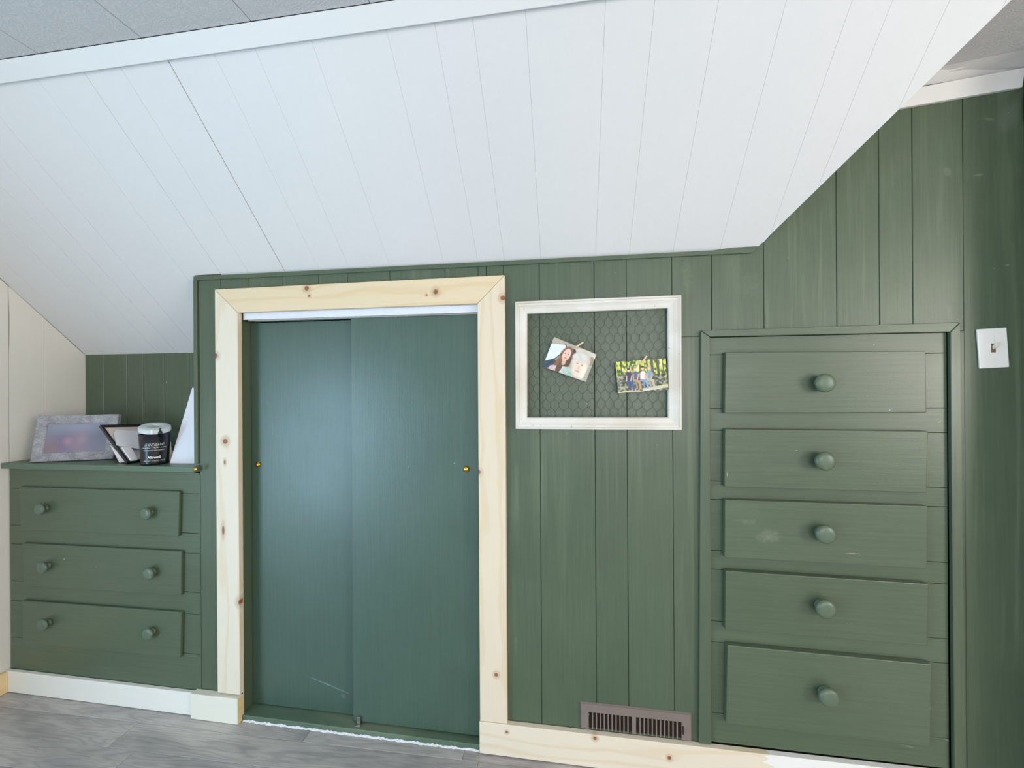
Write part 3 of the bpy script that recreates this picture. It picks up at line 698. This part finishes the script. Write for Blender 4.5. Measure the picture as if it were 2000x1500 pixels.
# ------------------------------------------------------------------ wall register above the baseboard
VX0, VX1, VZ1, VZ0 = .022, .3485, -1.003, -1.078
vm = plain('mauve_brown_enamel', (136, 122, 115), .36, .5, .2, .10, 40)
ve = empty('air_register', ((VX0 + VX1) / 2, 1.297, VZ0)); tag(ve, 'brown metal air register with narrow louvres, behind the pine baseboard', 'air vent')
Yv = 1.2925
slot_t, slot_b = -1.0265, -1.0790
gx0, gx1, gx2, gx3 = .045, .176, .188, .321
rim = [box_g((VX0, Yv, slot_t), (VX1, Yv + .0012, VZ1)), box_g((VX0, Yv, VZ0 - .002), (gx0, Yv + .0012, slot_t)), box_g((gx3, Yv, VZ0 - .002), (VX1, Yv + .0012, slot_t)), box_g((gx1, Yv, VZ0 - .002), (gx2, Yv + .0012, slot_t)),
       prism_g([(VX0, Yv, VZ1), (VX1, Yv, VZ1), (VX1 + .003, Yv + .0068, VZ1 + .003), (VX0 - .003, Yv + .0068, VZ1 + .003)], (0, .0007, -.001)),
       prism_g([(VX1, Yv, VZ1), (VX1, Yv, VZ0), (VX1 + .003, Yv + .0068, VZ0), (VX1 + .003, Yv + .0068, VZ1 + .003)], (-.001, .0007, 0)),
       prism_g([(VX0, Yv, VZ1), (VX0, Yv, VZ0), (VX0 - .003, Yv + .0068, VZ0), (VX0 - .003, Yv + .0068, VZ1 + .003)], (.001, .0007, 0))]
obj('face_plate', *merge(rim), vm, ve)
bars = []
for a, b in ((gx0, gx1), (gx2, gx3)):
    nb = 11; pitch = (b - a) / nb
    for k in range(1, nb): x = a + k * pitch; bars.append(box_g((x - .0018, Yv, slot_b), (x + .0018, Yv + .0055, slot_t + .0005)))
tag(obj('louvre', *merge(bars), vm, ve), kind='stuff')
box('duct', (VX0 + .01, Yv + .0056, VZ0), (VX1 - .01, Yv + .0062, slot_t + .002), plain('duct_dark', (46, 34, 22), .6, .3, 0, .4, 60), ve)
box('damper_lever', (.3235, Yv - .0030, -1.062), (.3275, Yv - .0002, -1.038), plain('lever_black', (36, 32, 32), .4), ve, .0006)
v, f = lathe_g([(.0032, 0), (.0030, .001), (.0006, .0018)], 12)
obj('screw', v, f, STEEL, ve, loc=(.0435, Yv - .0001, -1.034))
# dark cable end lying along the baseboard
A, B = hit(862, 1449, (0, 0, 1), FZ + .002), hit(930, 1458.5, (0, 0, 1), FZ + .002)
tag(obj('floor_strip', *rod_g((A[0], A[1], FZ + .0022), (B[0], B[1], FZ + .0022), .0019, 8), plain('dark_strip', (44, 34, 44), .5)), 'thin dark strip lying on the floor before the right sliding door', 'strip')

# ------------------------------------------------------------------ things on the low dresser
def T(x, y, z=None):
    zz = TOPZ(-1.7) if z is None else z; p = Vector(hit(x, y, (0, 0, 1), zz)); p.z = TOPZ(p.x); return p
def leaned(BL, BR, lean, height):
    """rectangle standing on BL-BR, leaning back by `lean` radians"""
    e = (BR - BL); e.z = 0; n = Vector((-e.y, e.x, 0)).normalized()
    if n.y < 0: n = -n
    upv = Vector((0, 0, 1)) * math.cos(lean) + n * math.sin(lean)
    return BL + upv * height, BR + upv * height, n, upv
def lerp(a, b, t): return a + (b - a) * t
def framed(name, BL, BR, TL, TR, bw, depth, mat, label, cat, pic=None, mat_col=None, part='frame_rail'):
    ex = (BR - BL).normalized(); ez = (TL - BL).normalized(); n = ex.cross(ez).normalized()
    if n.dot(BL) < 0: n = -n
    root = empty(name, tuple((BL + BR) / 2)); tag(root, label, cat)
    o = [TL, TR, BR, BL]; i_ = [TL + ex * bw - ez * bw, TR - ex * bw - ez * bw, BR - ex * bw + ez * bw, BL + ex * bw + ez * bw]
    prf = [(0, depth), (0, .001), (.08, 0), (.55, .0015), (.9, .003), (1, .006), (1, depth)]
    for k in range(4):
        a, b, c, d = o[k], o[(k + 1) % 4], i_[k], i_[(k + 1) % 4]; V = []
        for p, q in ((a, c), (b, d)):
            for t, dd in prf: V.append(tuple(p + (q - p) * t + n * dd))
        m_ = len(prf)
        obj(part, V, [tuple(range(m_)), tuple(range(2 * m_ - 1, m_ - 1, -1))] + [(j, (j + 1) % m_, m_ + (j + 1) % m_, m_ + j) for j in range(m_)], mat, root)
    c4 = [p + n * .007 for p in i_]
    if pic is not None: sheet('picture', [tuple(p) for p in c4], pic, root)
    bk_ = [p + n * .0082 for p in i_]
    prism('backing_board', [tuple(p) for p in bk_], tuple(n * .003), DARK, root)
    return root, ex, ez, n, i_
# grey barn-wood frame
def barn():
    t = NT('grey_barnwood'); a = t.noise((240, 60, 240), 1, 4, .7); b = t.noise((1, 1, 1), 30, 4)
    col = t.mix(t.ramp(t.math('ADD', t.math('MULTIPLY', a, .6), t.math('MULTIPLY', b, .4)), .38, .62), lin(126, 124, 128), lin(176, 174, 176)); t.bump(a, .5, .001)
    return t.end(col, .6, .3)
BL, BR = T(58, 903.5), T(220, 897.5); lean = math.radians(11)
hh = .180
BL.z += .0035; BR.z += .0035
TL, TR, n_, u_ = leaned(BL, BR, lean, hh)
pg = Pic(72, 50, (134, 132, 144))
pg.ell(.30, .75, .16, .45, (128, 112, 142), soft=.9); pg.ell(.58, .70, .14, .42, (150, 128, 142), soft=.9); pg.ell(.10, .85, .14, .22, (140, 116, 122), soft=.9); pg.ell(.36, .62, .06, .12, (168, 138, 146), soft=.9); pg.ell(.60, .55, .06, .12, (164, 140, 150), soft=.9); pg.ell(.84, .6, .16, .5, (124, 122, 138), soft=.9); pg.ell(.5, .1, .6, .18, (146, 150, 166), soft=.9)
framed('picture_frame', BL, BR, TL, TR, .034, .016, barn(), 'weathered grey wooden frame with a blurred photo, leaning on the low dresser', 'picture frame', pg)

# black frame lying tilted, loose papers piled in it
BLK = plain('black_frame_lacquer', (26, 27, 34), .25, .5)
BL = T(249, 907.5); BL.z += .0095; TL = Vector(W(195.5, 829.5, 1.34)); TR = Vector((-1.795, 1.518, -.162)); BR = BL + (TR - TL); BR.z = max(BR.z, TOPZ(BR.x) + .0095)
mt = Pic(60, 48, (232, 216, 206)); mt.poly([(.16, .16), (.86, .16), (.86, .86), (.16, .86)], (206, 206, 212))
kf, ex, ez, nn, inn = framed('picture_frame', BL, BR, TL, TR, .0105, .011, BLK, 'black picture frame with pale mat, tilted behind the black candle', 'picture frame', mt)
PW = plain('loose_paper', (236, 234, 238), .6, .3, 0, .03); PP = plain('pinkish_paper', (236, 222, 218), .6, .3, 0, .03)
def paper(pts, label, mat=PW, thick=.0015):
    vs = [Vector(p) for p in pts]; n = (vs[1] - vs[0]).cross(vs[-1] - vs[0]).normalized()
    if n.dot(vs[0]) < 0: n = -n
    tag(prism('paper', [tuple(v) for v in vs], tuple(n * thick), mat), label, 'paper', 'loose papers beside the candle')
def onf(px, py, off):                                      # point on the black frame's plane, `off` in front of it
    nv = np.array(nn); p0 = np.array(TL - nn * off); r_ = ray(px, py); return tuple(r_ * (float(p0 @ nv) / float(r_ @ nv)))
paper([onf(222, 845, .003), onf(226, 839.5, .003), onf(272, 842, .003), onf(276, 877, .003), onf(252, 873, .003), onf(227, 869, .003), onf(225, 858, .003)], 'crumpled white paper tucked in the black frame', PW, .002)
paper([onf(238, 873, .010), onf(256, 873, .010), onf(268, 893, .010), onf(268, 897, .010), onf(256, 898, .010)], 'white booklet slanting below the crumpled paper', PW, .006)
paper([tuple(T(233, 904.3) + Vector((0, 0, .0008))), onf(247, 902, -.018), onf(236, 889, -.018), onf(215.5, 870, -.018)], 'pale pink card under the left side of the black frame', PP, .001)
paper([W(330, 862, 1.44), W(334, 863, 1.44), W(336, 905, 1.38), W(326, 905, 1.38)], 'narrow cream card standing behind the black candle', plain('cream_card', (226, 206, 176), .6))

# white canvas leaning beside the knee wall
c0 = T(331.5, 905.3); c1 = Vector((-1.372, c0.y + .005, TOPZ(-1.372)))
tp = Vector(W(378.5, 747, 1.0)); s_ = (c0.x) / tp.x; tp = tp * s_; 
dv = (tp - c0); hgt = .30; dv = dv.normalized() * (hgt); 
if (c0 + dv).y > 1.545: dv = dv * ((1.545 - c0.y) / dv.y)
cvn = empty('canvas_panel', tuple(c0)); tag(cvn, 'blank white canvas panel leaning at the right end of the low dresser', 'canvas')
nrm = (c1 - c0).cross(dv).normalized(); nrm = nrm if nrm.y > 0 else -nrm
prism('canvas_face', [tuple(c0), tuple(c1), tuple(c1 + dv), tuple(c0 + dv)], tuple(nrm * .0012), plain('primed_canvas', (238, 238, 244), .7, .2, 0, .02), cvn)
prism('canvas_back', [tuple(c0 + nrm * .0014), tuple(c1 + nrm * .0014), tuple(c1 + dv + nrm * .0014), tuple(c0 + dv + nrm * .0014)], tuple(nrm * .003), plain('pinkish_board', (214, 196, 196), .7), cvn)

# candle in a black tumbler, frosted white lid set askew
kc = T(297.5, 907.0); kc = Vector((kc.x, kc.y + .010, TOPZ(kc.x)))
Rt, Rb = .0470, .0405
kt = Vector(W(298, 848.0, kc.y)); Hj = kt.z - kc.z + .003
cd = empty('candle', tuple(kc)); tag(cd, 'black tumbler candle with white lettering and a frosted lid, on the low dresser', 'candle')
BJ = NT('black_satin_glass'); BJ = BJ.end(lin(22, 24, 30), .28, .5)
pj = [(Rb * .9, 0), (Rb, .002), (Rb + .0008, .008), (Rb + (Rt - Rb) * .5, Hj * .55), (Rt, Hj), (Rt - .0025, Hj), (Rt - .004, Hj - .03), (.002, Hj - .031)]
v, f = lathe_g(pj, 48, 'z'); jar = obj('jar', v, f, BJ, cd, smooth=True, loc=tuple(kc))
jar.data.polygons[-1].use_smooth = False
FL_ = NT('frosted_lid'); FL_.b.inputs['Transmission Weight'].default_value = .25; FL_ = FL_.end(lin(226, 236, 234), .35, .5)
# lid: shallow round cap leaning up at the back over the rim
ring = 40; V, F = [], []
Rl = Rt + .0005
prf = [(Rl, 0), (Rl, .013), (Rl - .003, .0155), (Rl - .012, .0175), (.001, .0180), (.001, .0150), (Rl - .004, .0125), (Rl - .003, 0)]
v, f = lathe_g(prf, 44, 'z'); v = [Vector(q) for q in v]
face = math.atan2(-kc.x, kc.y)
rt = Matrix.Rotation(face, 4, 'Z') @ Matrix.Rotation(math.radians(15), 4, 'X')
fr3 = Matrix.Rotation(face, 3, 'Z')
lid_c = Vector((0, 0, Hj + .0125))
v = [tuple(rt @ q + lid_c) for q in v]
obj('lid', v, f[:-2], FL_, cd, smooth=True, loc=tuple(kc))
v, f = lathe_g([(.006, 0), (.006, .016), (.001, .017)], 16, 'z')
obj('wick_stub', [tuple(fr3 @ Vector((a - .007, b - Rt * .93, c + Hj + .001))) for a, b, c in v], f, plain('white_wax', (236, 238, 236), .5), cd, smooth=True, loc=tuple(kc))
v, f = lathe_g([(.0065, 0), (.0068, .006), (.0045, .012), (.0022, .0165), (.0030, .0195), (.0016, .022), (.0004, .0225)], 16, 'z')
obj('lid_knob', [tuple(fr3 @ Vector((a + .015, b - Rt * .95, c + Hj + .0))) for a, b, c in v], f, plain('black_knob', (22, 26, 36), .3), cd, smooth=True, loc=tuple(kc))
# lettering wrapped round the tumbler
INK = plain('white_ink', (238, 236, 230), .5, .3, 0, .02)
def letter(text, z, size, shear=0.0, bold=0.0, sp=1.0, name='lettering', dx=0.0):
    c = bpy.data.curves.new(name, 'FONT'); c.body = text; c.size = size; c.align_x = 'CENTER'; c.shear = shear; c.offset = bold; c.space_character = sp; c.resolution_u = 3
    o = bpy.data.objects.new('tmp', c); C.objects.link(o); bpy.context.view_layer.update()
    me = bpy.data.meshes.new_from_object(o.evaluated_get(bpy.context.evaluated_depsgraph_get())); bpy.data.objects.remove(o)
    bm = bmesh.new(); bm.from_mesh(me); bmesh.ops.triangulate(bm, faces=bm.faces)
    th0 = math.atan2(-kc.x, kc.y)                            # turned to face the room's middle
    for vv in bm.verts:
        zz = z + vv.co.y; R_ = Rb + (Rt - Rb) * min(1, zz / Hj) + .0011
        a = th0 * .93 + (vv.co.x + dx) / R_; vv.co = (R_ * math.sin(a), -R_ * math.cos(a), zz)
    bm.to_mesh(me); bm.free(); ob = bpy.data.objects.new(name, me); C.objects.link(ob); me.materials.append(INK)
    ob.parent = cd; ob.location = Vector((0, 0, 0)); ORIG[ob.name] = kc; return ob
letter('serene', Hj * .635, .0200, .45, -.0003, 1.08)
letter('LAVENDER + MUSK + AMBER', Hj * .555, .0052, 0, 0, 1.15)
letter('FRAGRANCE SOY CANDLE', Hj * .475, .0052)
letter('Allswell', Hj * .225, .0125, 0, .0003)
letter('NET WT 11.5 OZ / 326 G', Hj * .13, .0060)
